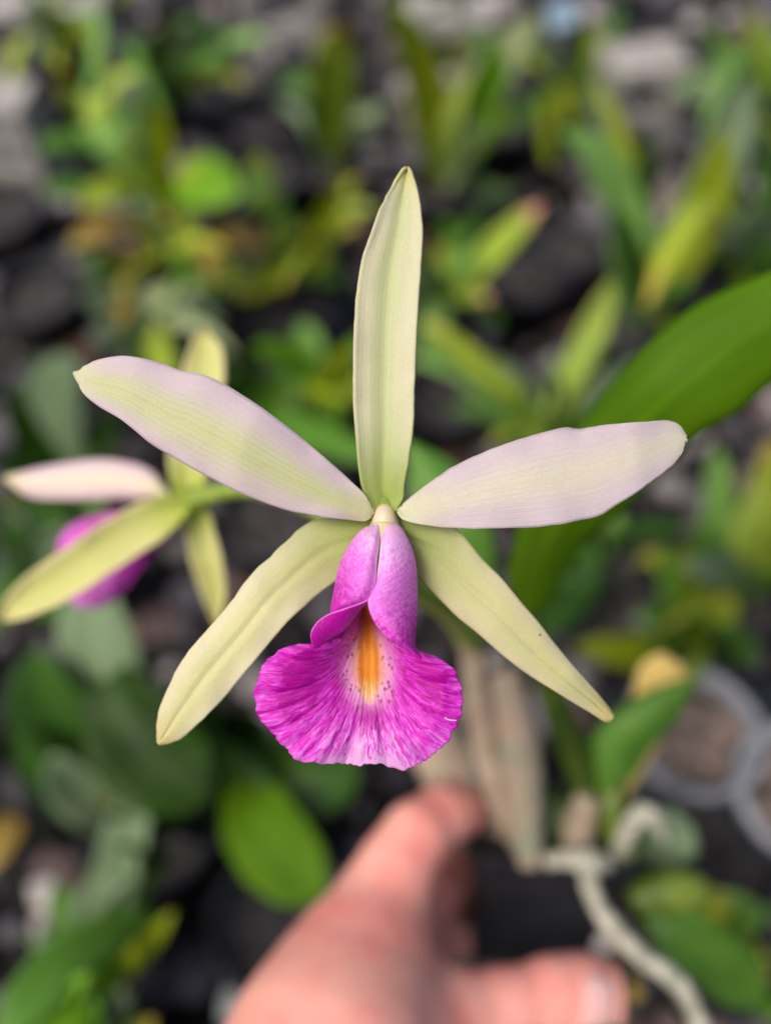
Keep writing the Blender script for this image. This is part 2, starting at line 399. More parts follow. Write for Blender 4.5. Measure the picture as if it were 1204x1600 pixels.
def leaf(path, width, mat, parent, facing=None, fold=.25, twist=0.0, nu=26, nv=9, solid=.0011, name='leaf', prof=None, wav=0):
    """strap leaf: path = 3-6 world points; width in metres; channelled cross section"""
    c = resample([tuple(p) for p in path], nu)
    Ln = (Vector(c[-1]) - Vector(c[0])).length
    if Ln > 4.2 * width and not prof: prof = [(0, .55), (.15, .85), (.35, .98), (.7, .95), (.86, .7), (.95, .38), (1, .03)]
    prof = prof or [(0, .5), (.1, .7), (.3, .93), (.58, 1), (.8, .8), (.93, .45), (1, .03)]
    V = []; UV = []
    face = facing or -FWD
    for i in range(nu):
        u = i / (nu - 1)
        t = Vector(c[min(i + 1, nu - 1)] - c[max(i - 1, 0)]).normalized()
        s = t.cross(face)
        s = (s if s.length > .15 else t.cross(Vector((.3, .2, 1)))).normalized()
        nrm = s.cross(t).normalized()
        a = twist * (u - .3); s, nrm = s * math.cos(a) + nrm * math.sin(a), nrm * math.cos(a) - s * math.sin(a)
        if nrm.dot(face) < 0: nrm = -nrm
        w = width / 2 * interp(u, prof)
        for j in range(nv):
            v = -1 + 2 * j / (nv - 1)
            V.append(Vector(c[i]) + s * v * w + nrm * (abs(v) ** 1.4 * w * fold + wav * w * math.sin(u * 17 + v * 2) * abs(v)))
            UV.append(((v + 1) / 2, u))
    return mesh(name, V, gridfaces(nu, nv), LEAF[mat] if isinstance(mat, str) else mat, parent, UV, solid=solid)

def pxleaf(b, t, w, mat, parent, arch=.25, bend=0, **kw):
    """b, t = (px, py, z height) of base and tip; arch lifts the middle (fraction of the length)"""
    B = G(*b); T = G(*t); L = (T - B).length
    sd = (T - B).cross(FWD).normalized() * L * bend
    M = B.lerp(T, .5) + Vector((0, 0, 1)) * L * arch * .5 + sd
    Q = B.lerp(T, .22) + Vector((0, 0, 1)) * L * arch * .42 + sd * .6
    Z = B.lerp(T, .8) + Vector((0, 0, 1)) * L * arch * .3 + sd * .6
    return leaf([B, Q, M, Z, T], w, mat, parent, **kw)

def lathe(profile, nv=40):
    V = [];
    for r, z in profile:
        for j in range(nv):
            a = 2 * math.pi * j / nv; V.append(Vector((r * math.cos(a), r * math.sin(a), z)))
    return V, gridfaces(len(profile), nv, 0, True)
def round_pot(label, x, y, r=.034, h=.07, mat=None, group='round black nursery pots', soil=True, tilt=(0, 0), z0=0.0, cat='pot'):
    t = empty('plant_pot', (x, y, z0), label, cat, group)
    rb = r * .74
    prof = [(.001, .002), (rb, 0), (rb + .001, .002), (r * .97, h * .86), (r * 1.08, h * .86), (r * 1.10, h), (r * .98, h + .001), (r * .94, h * .985), (r * .9, h * .7), (rb * .9, .006), (.001, .005)]
    V, F = lathe(prof)
    tv = Vector((tilt[0], tilt[1], 1)).normalized(); q = Vector((0, 0, 1)).rotation_difference(tv)
    V = [q @ v + t.location for v in V]
    mesh('pot_wall', V, F, mat or M_pot, t)
    if soil:
        n_ = 17; SV = []
        for i in range(n_):
            for j in range(28):
                a = 2 * math.pi * j / 28; rr = r * .91 * i / (n_ - 1)
                p = Vector((rr * math.cos(a), rr * math.sin(a), h * .80 + .006 * noise.noise(Vector((rr * math.cos(a) * 150 + x * 90, rr * math.sin(a) * 150, y * 80)))))
                SV.append(q @ p + t.location)
        mesh('bark', SV, gridfaces(n_, 28, 0, True), M_palebark if mat == M_clear else M_soil, t)
    return t
def box(V, F, c, hx, hy, hz, ax=(Vector((1,0,0)), Vector((0,1,0)), Vector((0,0,1)))):
    o = len(V)
    for sx in (-1, 1):
        for sy in (-1, 1):
            for sz in (-1, 1): V.append(c + ax[0] * hx * sx + ax[1] * hy * sy + ax[2] * hz * sz)
    F += [tuple(o + i for i in f) for f in ((0,1,3,2),(4,6,7,5),(0,4,5,1),(2,3,7,6),(0,2,6,4),(1,5,7,3))]
def vent_block(label, px, py, w=.10, h=.16, rot=0.0, holes=(1, 2), t=.022, dpt=.06):
    """upright concrete block with square openings through it"""
    b = G(px, py, 0)
    V = []; F = []; c, s = math.cos(rot), math.sin(rot)
    ax = (Vector((c, s, 0)), Vector((-s, c, 0)), Vector((0, 0, 1)))
    nx, nz = holes
    cw = (w - t) / nx; ch = (h - t) / nz
    for i in range(nx + 1): box(V, F, b + ax[0] * (-w / 2 + t / 2 + i * cw) + ax[2] * (h / 2), t / 2, dpt / 2, h / 2, ax)
    for k in range(nz + 1):
        for i in range(nx): box(V, F, b + ax[0] * (-w / 2 + t / 2 + (i + .5) * cw) + ax[2] * (t / 2 + k * ch), (cw - t) / 2 - .0, dpt / 2 - .002, t / 2 - .0005, ax)
    o = mesh('concrete_block', V, F, M_concrete, smoothed=False)
    m = o.modifiers.new('b', 'BEVEL'); m.width = .003; m.segments = 2
    return tag(o, label, 'concrete block', 'pale ventilated concrete blocks')

# ------------------------------------------------------------------ background plants
def plant(label, base, leaves, cat='orchid plant', group='potted orchids in the background', pot=True, bulbs=(), kind='orchid_plant', potr=.034, potmat=None, potlabel=None, poth=.07, fill=9):
    """base=(px,py) of the pot's centre at rim height; leaves: (tipx, tipy, z, width, colour, arch[, basepx, basepy, basez])"""
    zb = poth if pot else .01
    B = G(base[0], base[1], zb)
    if pot: round_pot(potlabel or 'black pot under ' + ' '.join(('the ' + label).split()[:12]), B.x, B.y, potr, poth, potmat)
    t = empty(kind, (B.x, B.y, zb * .85), label, cat, group)
    for i, L in enumerate(leaves):
        tx, ty, z, w, m, arch = L[:6]
        b = (L[6], L[7], L[8]) if len(L) > 8 else (base[0] + R.uniform(-8, 8), base[1] + R.uniform(-6, 6), zb - .005)
        pxleaf(b, (tx, ty, z), w * (.74 if w < .0405 else 1), m, t, arch, R.uniform(-.09, .09), twist=R.uniform(-.6, .6), fold=R.uniform(.1, .4), wav=R.uniform(0, .05))
    for k in range(fill):          # thinner leaves round the base
        an = R.uniform(0, 6.28); rr = R.uniform(55, 165)
        pxleaf((base[0] + R.uniform(-14, 14), base[1] + R.uniform(-10, 10), zb - .005), (base[0] + rr * math.cos(an), base[1] - 22 + rr * math.sin(an) * .9, R.uniform(.07, .19)),
               R.uniform(.010, .019), R.choice([L[4] for L in leaves] * 2 + ['mid', 'grey', 'yellow', 'deep', 'olive', 'fresh']), t, R.uniform(.1, .45), R.uniform(-.15, .15), twist=R.uniform(-1.2, 1.2), fold=R.uniform(.2, .6), nu=18, nv=5)
    for (x0, y0, z0, x1, y1, z1, r, m) in bulbs:
        a, b = G(x0, y0, z0), G(x1, y1, z1)
        tubeobj('pseudobulb', [a, a.lerp(b, .3), a.lerp(b, .7), b], [r * .6, r, r * .95, r * .45], m, t, nu=16, nv=10)
    return t

D, F_, = 'deep', 'fresh'
# upper left bushy yellow-green plant
plant('bushy plant with crowded yellow-green leaves at the upper left', (262, 440), [
  (245,165,.24,.040,'olive',.15, 255,330,.12), (120,200,.20,.032,'fresh',.3, 240,300,.14), (60,240,.20,.030,'mid',.3, 200,270,.15),
  (215,120,.26,.034,'lime',.3, 170,200,.19), (130,150,.22,.034,'lime',.3, 200,230,.18), (90,130,.22,.026,'yellow',.3, 150,190,.18),
  (380,300,.20,.044,'bright',.25, 270,290,.16), (330,250,.20,.040,'yellow',.2, 290,310,.17), (405,240,.18,.034,'lime',.2, 410,330,.12),
  (190,250,.20,.034,'lime',.2, 225,280,.17), (130,330,.16,.034,'yellow',.3, 210,300,.15), (170,230,.22,.03,'fresh',.2, 215,200,.19),
  (110,390,.12,.026,'orange',.3, 200,350,.12), (415,385,.12,.026,'orange',.3, 330,370,.12), (340,390,.12,.03,'olive',.2, 270,380,.12),
  (385,470,.09,.026,'yellow',.2, 300,400,.11), (70,300,.16,.026,'mid',.2, 160,300,.14)],
  cat='leafy plant', group=None, kind='leafy_plant', fill=26, bulbs=[(262,450,.06,258,330,.14,.009,LEAF['yellow']), (258,340,.12,245,220,.2,.006,LEAF['olive'])])
plant('dark green leafy clump at the top left behind the bushy plant', (270, 170), [
  (230,60,.16,.036,'deep',.3), (300,40,.18,.036,'mid',.3), (345,95,.14,.034,'fresh',.3), (385,130,.12,.036,'yellow',.3), (290,110,.14,.036,'deep',.2), (420,60,.14,.034,'fresh',.25), (310,150,.1,.03,'olive',.3)], pot=False, cat='leafy plant', group=None, kind='leafy_plant')
plant('low grey-green plant with broad dull leaves at the left', (240, 540), [
  (130,470,.13,.040,'grey',.3), (200,430,.12,.042,'pale',.3), (320,430,.12,.040,'pale',.3), (350,500,.11,.036,'grey',.3), (150,540,.12,.034,'grey',.2), (270,470,.14,.04,'pale',.2)], cat='leafy plant', group=None, kind='leafy_plant')
plant('strap-leaved orchid with one tall yellow-green blade left of the top sepal', (510, 250), [
  (530,40,.26,.042,'yellow',.05), (600,160,.14,.028,'pale',.3), (580,220,.12,.030,'grey',.3), (480,150,.18,.02,'mid',.1)], fill=3)
plant('orchid with long V-shaped blades above the top sepal', (694, 285), [
  (604,5,.24,.041,'olive',.10), (770,60,.22,.041,'bright',.15), (842,25,.24,.0408,'pale',.15), (735,120,.2,.026,'lime',.1), (640,120,.16,.024,'yellow',.2)], fill=3)
plant('tall fan of green strap leaves at the upper right', (988, 500), [
  (880,205,.24,.041,'fresh',.14), (1170,120,.24,.043,'grey',.16), (1010,190,.22,.030,'dark',.05), (1125,200,.22,.041,'olive',.10), (925,120,.22,.022,'olive',.1), (950,330,.2,.03,'mid',.1)], fill=3)
plant('orchid with pink-tipped blade and arching pale leaves right of the top sepal', (700, 470), [
  (845,320,.17,.034,'pink',.12), (690,340,.14,.03,'mid',.2), (660,420,.14,.026,'grey',.2), (745,400,.13,.026,'fresh',.2), (668,560,.10,.03,'fresh',.2)])
plant('orchid with arching yellow-green leaves and ribbed bulb right of centre', (850, 680), [
  (655,535,.15,.022,'mid',.35), (660,500,.17,.022,'yellow',.35), (955,440,.20,.034,'lime',.05), (640,560,.13,.018,'fresh',.3), (700,640,.12,.018,'mid',.3), (770,560,.12,.026,'grey',.3), (720,600,.12,.028,'fresh',.2), (1000,560,.12,.03,'grey',.2), (790,700,.10,.03,'mid',.2)],
  bulbs=[(850,690,.06,935,520,.16,.012,M_bulbl)])
plant('small orchid with one horizontal yellow-green leaf left of the top sepal', (470, 410), [
  (560,350,.13,.032,'yellow',.2), (430,345,.13,.030,'lime',.2), (540,440,.09,.028,'mid',.2), (390,470,.1,.03,'olive',.2), (505,350,.12,.03,'lime',.2)])
plant('young orchid with fresh green leaf under the small left one', (500, 620), [
  (395,545,.13,.032,'bright',.25), (460,520,.12,.03,'mid',.2), (560,560,.11,.028,'mid',.2)])
plant('orchid with dark arching blades behind the upper left petal', (390, 660), [
  (600,720,.20,.034,'mid',.35), (340,560,.12,.03,'deep',.2), (470,640,.12,.03,'deep',.2), (300,640,.12,.03,'dark',.2)])
plant('orchid with upright grey-green leaves at the left edge', (100, 760), [
  (120,560,.20,.050,'grey',.10), (20,600,.16,.046,'dark',.2), (190,640,.14,.036,'deep',.2), (0,720,.12,.036,'deep',.2), (60,560,.13,.034,'deep',.1)])
plant('dark orchid with broad blades at the left below the second flower', (250, 1290), [
  (150,870,.26,.056,'grey',.20), (60,1010,.22,.056,'deep',.25), (20,1130,.18,.050,'dark',.25), (330,1060,.20,.05,'deep',.2), (150,1060,.22,.056,'deep',.2), (80,1180,.16,.044,'grey',.2), (330,1250,.20,.05,'dark',.1, 170,1060,.22)],
  bulbs=[(250,1300,.06,240,1200,.12,.010,M_bulbd)])
plant('orchid with one bright oval leaf left of the hand', (330, 1230), [
  (508,1402,.16,.043,'big',.15, 375,1215,.15), (560,1225,.14,.044,'deep',.25, 400,1190,.14), (420,1130,.16,.05,'dark',.2)])
plant('orchid with drooping grey-green leaves at the lower left', (150, 1500), [
  (225,1190,.20,.034,'grey',.15), (190,1300,.16,.028,'mid',.15), (270,1330,.15,.030,'dark',.1), (230,1420,.12,.03,'olive',.2)])
plant('orchid with broad green blades in the bottom left corner', (120, 1680), [
  (-10,1640,.18,.034,'mid',.2, 235,1430,.14), (60,1660,.17,.034,'bright',.2, 200,1480,.14), (240,1590,.13,.03,'yellow',.2), (150,1560,.17,.034,'mid',.2), (20,1540,.15,.03,'mid',.2)])
plant('orchid with pale yellow-green leaves at the right edge', (1150, 930), [
  (1200,690,.20,.042,'yellow',.15), (1090,820,.16,.034,'mid',.2), (1230,820,.16,.04,'yellow',.2), (1120,700,.17,.034,'fresh',.2), (1060,900,.13,.034,'olive',.2), (1180,760,.18,.03,'lime',.1)])
plant('small green orchid among the pots right of the large leaf', (1080, 1010), [
  (1035,850,.15,.028,'mid',.15), (1000,960,.12,.03,'mid',.25), (1130,930,.14,.036,'yellow',.2), (1180,1040,.12,.034,'deep',.2), (900,1010,.10,.03,'olive',.2)])
plant('upright orchid with grey-green leaves at the right edge near the top', (1150, 440), [
  (1120,260,.18,.034,'grey',.15), (1190,230,.2,.036,'mid',.15), (1210,330,.16,.036,'grey',.2), (1090,370,.12,.028,'olive',.2), (1150,300,.16,.03,'mid',.1)])
plant('orchid with pale flat leaf in the top right corner', (1180, 190), [
  (1130,105,.16,.036,'fresh',.2), (1240,90,.16,.036,'fresh',.2), (1100,40,.16,.03,'mid',.2), (1160,20,.18,.03,'yellow',.2), (1040,140,.12,.03,'grey',.2), (1200,40,.12,.03,'mid',.2)])
plant('small orchid with upright leaves at the top right beside the concrete block', (880, 150), [
  (830,30,.16,.028,'grey',.15), (900,10,.18,.03,'mid',.15), (860,260,.10,.02,'olive',.1), (930,40,.14,.028,'yellow',.15)])
plant('small orchid at the top edge above the V-shaped blades', (690, 60), [
  (640,-10,.14,.026,'mid',.2), (730,0,.12,.028,'deep',.2), (700,70,.10,.03,'deep',.2)])
plant('small yellowish plant at the upper left corner', (90, 60), [
  (40,10,.14,.03,'mid',.2), (105,-10,.16,.034,'olive',.2), (140,30,.12,.026,'yellow',.2), (100,110,.1,.022,'yellow',.2)], cat='leafy plant', group=None, kind='leafy_plant')
plant('low plant with dull green leaf behind the lower right sepal', (930, 860), [
  (830,1000,.10,.04,'deep',.2), (850,760,.12,.036,'deep',.1)], potmat=M_potdusty)
plant('small dark orchid under the second flower', (60, 900), [
  (0,820,.12,.04,'deep',.2), (130,830,.12,.04,'grey',.2), (0,980,.1,.04,'mid',.2), (120,980,.12,.036,'mid',.2)])
plant('leafy orchid with drooping green blades at the lower right', (1120, 1480), [
  (1215,1600,.12,.036,'mid',.2), (1060,1400,.15,.034,'mid',.2), (1020,1470,.14,.034,'deep',.2), (1200,1530,.10,.03,'yellow',.2), (1130,1560,.14,.034,'mid',.2), (1060,1480,.15,.03,'deep',.1)])

# empty and loosely filled pots between the plants
for lab, px, py, r, m in [
  ('dusty black pot with a square-ribbed bottom right of the large leaf', 960, 920, .046, M_potdusty),
  ('black pot in shadow left of the upper left plant', 60, 460, .038, M_pot),
  ('black pot between the bushy plant and the top sepal', 420, 270, .038, M_potdusty),
  ('black pot in deep shadow left of the top sepal', 450, 480, .036, M_pot),
  ('black pot under the pink-tipped blade', 820, 430, .038, M_pot),
  ('black pot behind the fan of green strap leaves', 880, 390, .036, M_potdusty),
  ('black pot at the right below the upright grey-green leaves', 1080, 520, .038, M_pot),
  ('black pot hidden between the top sepal and the yellow bulb', 700, 620, .036, M_pot),
  ('black pot behind the lower left sepal', 430, 800, .040, M_pot),
  ('black pot at the left edge under the grey-green leaves', 20, 840, .036, M_pot),
  ('dusty black pot left of the hand', 440, 1440, .040, M_potdusty),
  ('black pot at the lower right behind the silver root', 1120, 1330, .036, M_pot),
  ('black pot at the top edge right of centre', 790, 190, .040, M_pot),
  ('black pot in the top row at the far right', 1010, 60, .044, M_pot),
  ('dusty black pot left of the yellow-green blade at the top', 420, 180, .042, M_potdusty),
  ('black pot in the left top corner', 20, 160, .044, M_potdusty),
  ('dusty black pot at the left edge below the bushy plant', 0, 330, .040, M_potdusty)]:
    b = G(px, py, .06); round_pot(lab, b.x, b.y, r, .065, m, 'empty looking black pots')
# cloudy clear pots at the right
for lab, px, py, r in [('cloudy clear plastic pot with bark at the right', 1088, 1140, .037), ('cloudy clear plastic pot cut by the right edge of the photo', 1262, 1235, .037)]:
    b = G(px, py, .12); round_pot(lab, b.x, b.y, r, .075, M_clear, 'cloudy clear pots', z0=.045)
# the two clear pots stand on an upturned tray
b = G(1160, 1180, .03)
V = []; F = []; box(V, F, Vector((b.x + .01, b.y, .0225)), .11, .05, .0225)
tag(mesh('nursery_tray', V, F, M_pot, smoothed=False), 'black tray lying under the two clear pots', 'tray').modifiers.new('b', 'BEVEL').width = .004

vent_block('pale block with one square opening right of the V-shaped blades', 965, 250, .085, .125, .15)
vent_block('pale block between the V-shaped blades at the top', 690, 200, .09, .14, -.05)
vent_block('pale block behind the tall yellow-green blade at the top', 455, 150, .10, .18, .1)
vent_block('wide pale block at the top left corner', 60, 130, .22, .10, .05, (3, 2), .016)
vent_block('low pale block at the left edge beside the bushy plant', 10, 300, .14, .12, -.1, (1, 3), .018)

# small dropped things on the gravel
def bit(name, label, cat, px, py, z, w, mat, ang, l=.05):
    c = G(px, py, z); d = Vector((math.cos(ang), math.sin(ang), .1))
    o = leaf([c - d * l / 2, c + Vector((0, 0, .006)), c + d * l / 2], w, mat, None, fold=.3, nu=14, nv=7, name=name)
    return tag(o, label, cat)
bit('fallen_leaf', 'dry orange fallen leaf at the left edge', 'fallen leaf', -4, 1320, .035, .026, 'orange', .9, .04)
bit('fallen_leaf', 'small dry orange leaf below the second flower', 'fallen leaf', 180, 1015, .14, .022, 'orange', 1.2, .035)
bit('plant_label', 'pale plastic plant label on the gravel left of the wrist', 'plant label', 385, 1545, .04, .022, M_wtag, 1.1, .04)
bit('plant_label', 'light blue plastic label at the top right', 'plant label', 884, 30, .10, .03, M_blue, .2, .04)

# ------------------------------------------------------------------ the held orchid
mm = .001
def depth(m): return FOC + m * mm
orchid_base = P(865, 1320, .300)
orchid = empty('orchid', orchid_base, 'orchid in bloom held up in its pot, cream green petals and a magenta lip', 'orchid')

def petal(name, Lp, Rp, dfn, mat, parent, nu=70, nv=25, solid=.0005, wob=0, seed=0):
    L = resample(Lp, nu, True); Q = resample(Rp, nu, True)
    for i in range(1, nu - 1):
        L[i] += .9 * noise.noise(Vector((i * .55, seed, 1))) + .5 * noise.noise(Vector((i * 1.7, seed, 4)))
        Q[i] += .9 * noise.noise(Vector((i * .55, seed, 7))) + .5 * noise.noise(Vector((i * 1.7, seed, 9)))
    V = []; UV = []
    for i in range(nu):
        for j in range(nv):
            u = i / (nu - 1); ue = .5 - .5 * math.cos(math.pi * u); v = -1 + 2 * j / (nv - 1)
            q = L[i] * (1 - v) / 2 + Q[i] * (1 + v) / 2
            d = dfn(ue, v) + wob * noise.noise(Vector((ue * 9, v * 1.1, seed))) * abs(v) ** 1.5
            V.append(P(q[0], q[1], depth(d))); UV.append(((v + 1) / 2, ue))
    return mesh(name, V, gridfaces(nu, nv), mat, parent, UV, solid=solid)

# stalk + receptacle of the flower (the part), its sepals, petals and lip are sub-parts
spine_top = P(610, 900, .185)
flower = tubeobj('flower', [P(612, 905, .187), P(606, 850, .165), P(602, 815, .150), P(601, 800, .1415), P(601, 797, .1385)],
                 [.0022, .0020, .0022, .0028, .0022], M_ped, orchid, nu=30, nv=16)
flower['label'] = 'large open flower in focus, cream green sepals and magenta lip with an orange throat'

petal('sepal', [(586,800),(575,781),(564,757),(559,722),(555,671),(552,623),(552,564),(554,498),(558,450),(565,407),(581,360),(594,324),(607,300),(618,281),(627,267),(635,261)],
      [(617,800),(630,779),(631,765),(632,757),(638,722),(645,671),(647,623),(649,564),(652,498),(655,450),(658,407),(660,360),(657,324),(653,300),(647,281),(641,267),(636,261)],
      lambda u, v: interp(u, [(0, 4.5), (.15, 2.5), (.5, 1.0), (.8, 1.5), (1, 4)]) - 1.3 * (v * v) + .25 * math.exp(-(v / .2) ** 2) - .15 * math.exp(-((abs(v) - .45) / .2) ** 2),
      M_dorsal, flower, wob=.5)
petal('petal', [(582,798),(571,774),(549,753),(515,722),(480,692),(446,665),(411,639),(376,616),(342,596),(312,584),(286,581),(256,569),(217,559),(186,557),(148,565),(116,583)],
      [(583,800),(577,809),(569,814),(549,812),(515,809),(480,803),(446,796),(411,784),(376,770),(342,753),(307,735),(273,715),(238,694),(212,673),(186,653),(156,635),(130,613),(117,585)],
      lambda u, v: interp(u, [(0, 3.0), (.12, 1.2), (.45, -2.0), (.8, -1.0), (1, 1.5)]) + .5 * v * math.sin(u * 3.1) + .9 * (abs(v) ** 2) * math.sin(u * 3.14) + (.9 * math.exp(-((u - .74) / .05) ** 2) * max(0, -v) ** 3),
      M_pleft, flower, wob=.9, seed=4)
petal('petal', [(621,797),(636,781),(666,758),(705,732),(748,710),(792,693),(835,680),(874,670),(891,669),(904,671),(947,664),(990,660),(1025,658),(1044,658),(1060,665),(1071,681)],
      [(622,799),(628,810),(641,816),(666,821),(710,825),(753,826),(796,825),(839,823),(874,819),(908,812),(938,805),(960,790),(986,775),(1016,753),(1046,730),(1064,708),(1072,685)],
      lambda u, v: interp(u, [(0, 3.0), (.12, 1.2), (.45, -1.5), (.8, -2.0), (1, .5)]) + .8 * (abs(v) ** 2) * math.sin(u * 3.14) - .4 * v + (1.0 * math.exp(-((u - .62) / .04) ** 2) * max(0, -v) ** 4),
      M_pright, flower, wob=.8, seed=9)
petal('sepal', [(590,806),(567,814),(536,812),(498,811),(472,824),(441,852),(416,876),(390,901),(365,936),(340,967),(315,994),(293,1021),(277,1046),(261,1081),(250,1109),(246,1135),(247,1160)],
      [(598,830),(585,855),(560,885),(523,909),(504,923),(479,944),(454,967),(428,996),(403,1027),(378,1056),(353,1087),(330,1111),(305,1135),(283,1153),(262,1161),(248,1163)],
      lambda u, v: interp(u, [(0, 6.0), (.2, 5.5), (.45, 2.5), (.8, 3.0), (1, 6)]) + .6 * (v * v) - .6 * v * (1 - u) + .35 * math.exp(-(v / .14) ** 2),
      M_sepl, flower, wob=.6, seed=2)
petal('sepal', [(612,806),(645,815),(690,818),(714,827),(731,846),(753,874),(783,904),(813,941),(839,971),(861,1000),(882,1026),(908,1056),(934,1086),(954,1112),(957,1120)],
      [(604,830),(620,860),(636,880),(651,898),(666,915),(688,937),(714,963),(744,987),(770,1010),(796,1032),(826,1054),(856,1073),(887,1092),(921,1112),(946,1127),(956,1123)],
      lambda u, v: interp(u, [(0, 6.0), (.2, 5.0), (.5, 3.0), (.8, 4), (1, 7)]) + .7 * (v * v) + .6 * v * (1 - u) + .35 * math.exp(-(v / .14) ** 2),
      M_sepr, flower, wob=.6, seed=6)
# column
V, F, UV = tube([P(601, 797, depth(4.5)), P(601, 806, depth(3.4)), P(601, 822, depth(4.0)), P(595, 860, depth(1.6)), P(588, 900, depth(1.0)), P(582, 925, depth(3))],
                [.0014, .0019, .0025, .0026, .0026, .0018], nu=30, nv=20)
mesh('column', V, F, M_col, flower, UV)

# side lobes rolled over the column
def lobe(seam, outer, front, rad, mats, flap=None, dip=1.1):
    nu, nv, nw = 70, 30, 9
    A = resample(seam, nu, True); B = resample(outer, nu, True)
    V = []; UV = []
    for i in range(nu):
        u = i / (nu - 1); u = .5 - .5 * math.cos(math.pi * u)
        f = interp(u, front); r = interp(u, rad)
        cen = A[i]; w = B[i] - A[i]
        for j in range(nv + nw):
            if j < nv:
                v = j / (nv - 1); a = v * math.pi / 2
                x = math.sin(a) * .5 + v * .5; dd = r * (1 - math.cos(a)) + dip * math.exp(-(v / .13) ** 2) * (1 if u < .95 else .3)
            else:
                k = (j - nv + 1) / nw; x = 1 - .35 * k * k; dd = r + r * .95 * k; v = 1.0
            q = cen + w * x
            nn = .22 * noise.noise(Vector((q[0] * .035, q[1] * .02, 3)))
            V.append(P(q[0], q[1], depth(f + dd + nn))); UV.append((v, u))
    Fc = gridfaces(nu, nv + nw); fm = [0] * len(Fc)
    if flap:
        up, lo, du, dl = flap; m, k = 50, 14
        A = resample(up, m); B = resample(lo, m); off = len(V)
        for i in range(m):
            u = i / (m - 1)
            for j in range(k):
                v = j / (k - 1); q = A[i] * (1 - v) + B[i] * v
                d = interp(u, du) * (1 - v) + interp(u, dl) * v - 1.2 * math.sin(math.pi * v) * math.sin(math.pi * u) * .6
                V.append(P(q[0], q[1], depth(d))); UV.append((v, u))
        ff = gridfaces(m, k, off); Fc += ff; fm += [1] * len(ff)
    return mesh('side_lobe', V, Fc, None, flower, UV, solid=.00045, fm=fm, mats=mats)
lobe([(589,820),(592,828),(591,852),(588,874),(587,899),(585,915),(576,937),(559,944),(537,951),(517,958)],
     [(588,820),(566,829),(547,852),(534,877),(529,893),(525,912),(522,928),(519,943),(517,958)],
     [(0, 1.5), (.15, -2.2), (.5, -5), (.8, -6.0), (1, -3.4)], [(0, 1), (.15, 3.5), (.5, 5.5), (.8, 4), (.95, 2), (1, .5)], [M_lobe, M_flap],
     flap=([(577,936),(559,943.5),(537,951),(515,958.5),(498,969),(488,982),(485,994),(489,1011)],
           [(576,942),(564,949),(553,964),(543,977),(533,987),(516,997),(502,1005),(491,1013)],
           [(0, -4.6), (.3, -5.6), (.6, -3.6), (.8, -3.8), (1, -2.6)], [(0, -3.6), (.3, -2.6), (.6, -1.6), (1, -2.3)]))
lobe([(610,818),(600,828),(596,848),(593,877),(588,902),(577,930),(576,949),(585,972),(604,995),(629,1012),(656,1028)],
     [(611,818),(623,823),(638,848),(647,877),(650,912),(650,956),(647,994),(648,1012),(657,1029)],
     [(0, 1.5), (.15, -2.4), (.5, -5.6), (.8, -6.2), (1, -3.2)], [(0, 1), (.15, 3.5), (.5, 6), (.8, 5), (.95, 2), (1, .5)], [M_lobe, M_flap])

# the lip: throat floor opening into a ruffled fan
def lip():
    out = [(491,1012),(484,1014),(477,1016),(468,1008),(457,1010),(446,1012),(430,1020),(417,1031),(409,1046),(403,1063),(397,1082),(400,1101),(405,1120),(417,1136),
           (430,1151),(444,1167),(461,1183),(477,1191),(493,1192),(509,1193),(534,1192),(552,1194),(572,1193),(597,1194),(616,1200),(632,1202),(651,1196),(673,1180),(692,1166),
           (708,1142),(719,1121),(722,1095),(719,1069),(709,1047),(695,1036),(682,1028),(670,1025),(660,1027),(655,1030)]
    nt_, ns = 240, 80
    O = resample(out, nt_)
    V = []; UV = []; U2 = []
    for i in range(nt_):
        t = i / (nt_ - 1); o = O[i]
        # crimped margin
        c0 = np.array([575., 1075.]); dirv = (o - c0) / np.linalg.norm(o - c0)
        cr = 1.1 * math.sin(t * 150 + 3 * math.sin(t * 23)) + 1.0 * math.sin(t * 310 + 4 * math.sin(t * 37)) + 3.0 * noise.noise(Vector((t * 22, 0, 2)))
        cr *= smooth(0.02, .08, t) * smooth(.98, .92, t)
        o = o + dirv * cr
        th = np.array([577., 928.])
        side = (t - .5) * 2
        ctrl = np.array([575 + (o[0] - 575) * (.10 + .3 * smooth(.88, 1, abs(side))), interp(abs(side), [(0, 1095), (.35, 1098), (.6, 1090), (.8, 1060), (.92, 1015), (1, 978)])])
        th = th + np.array([side * 12, 0])
        for k in range(ns):
            s = k / (ns - 1)
            q = th * (1 - s) ** 2 + ctrl * 2 * s * (1 - s) + o * s * s
            r = np.linalg.norm((q - np.array([575, 1060])) * np.array([1, 1.1]))
            d = interp(s, [(0, 9.5), (.25, 6), (.5, 2.8), (.7, .6), (.88, -.8), (1, -.2)])
            d += -2.6 * abs(side) ** 1.5 * smooth(.15, .8, s) * (1 - .6 * smooth(.85, 1, abs(side))) + 1.4 * smooth(.8, 1, s) * (1 - abs(side)) * .4
            d += (.40 * math.sin(t * 58 + 2 * math.sin(t * 9)) + .22 * math.sin(t * 131)) * smooth(.55, 1, s)
            d += .7 * noise.noise(Vector((t * 9, s * 2.2, 5))) * smooth(.3, .8, s)
            d += .05 * math.sin(t * 260) * smooth(.2, .6, s)
            d += .6 * math.exp(-((q[0] - 572) / 10) ** 2) * smooth(.9, .5, s)
            V.append(P(q[0], q[1], depth(d))); UV.append((t, s)); U2.append(((q[0] - 575) / 100, (q[1] - 940) / 100))
    mesh('lip', V, gridfaces(nt_, ns), M_lip, flower, UV, U2, solid=.00045)
lip()

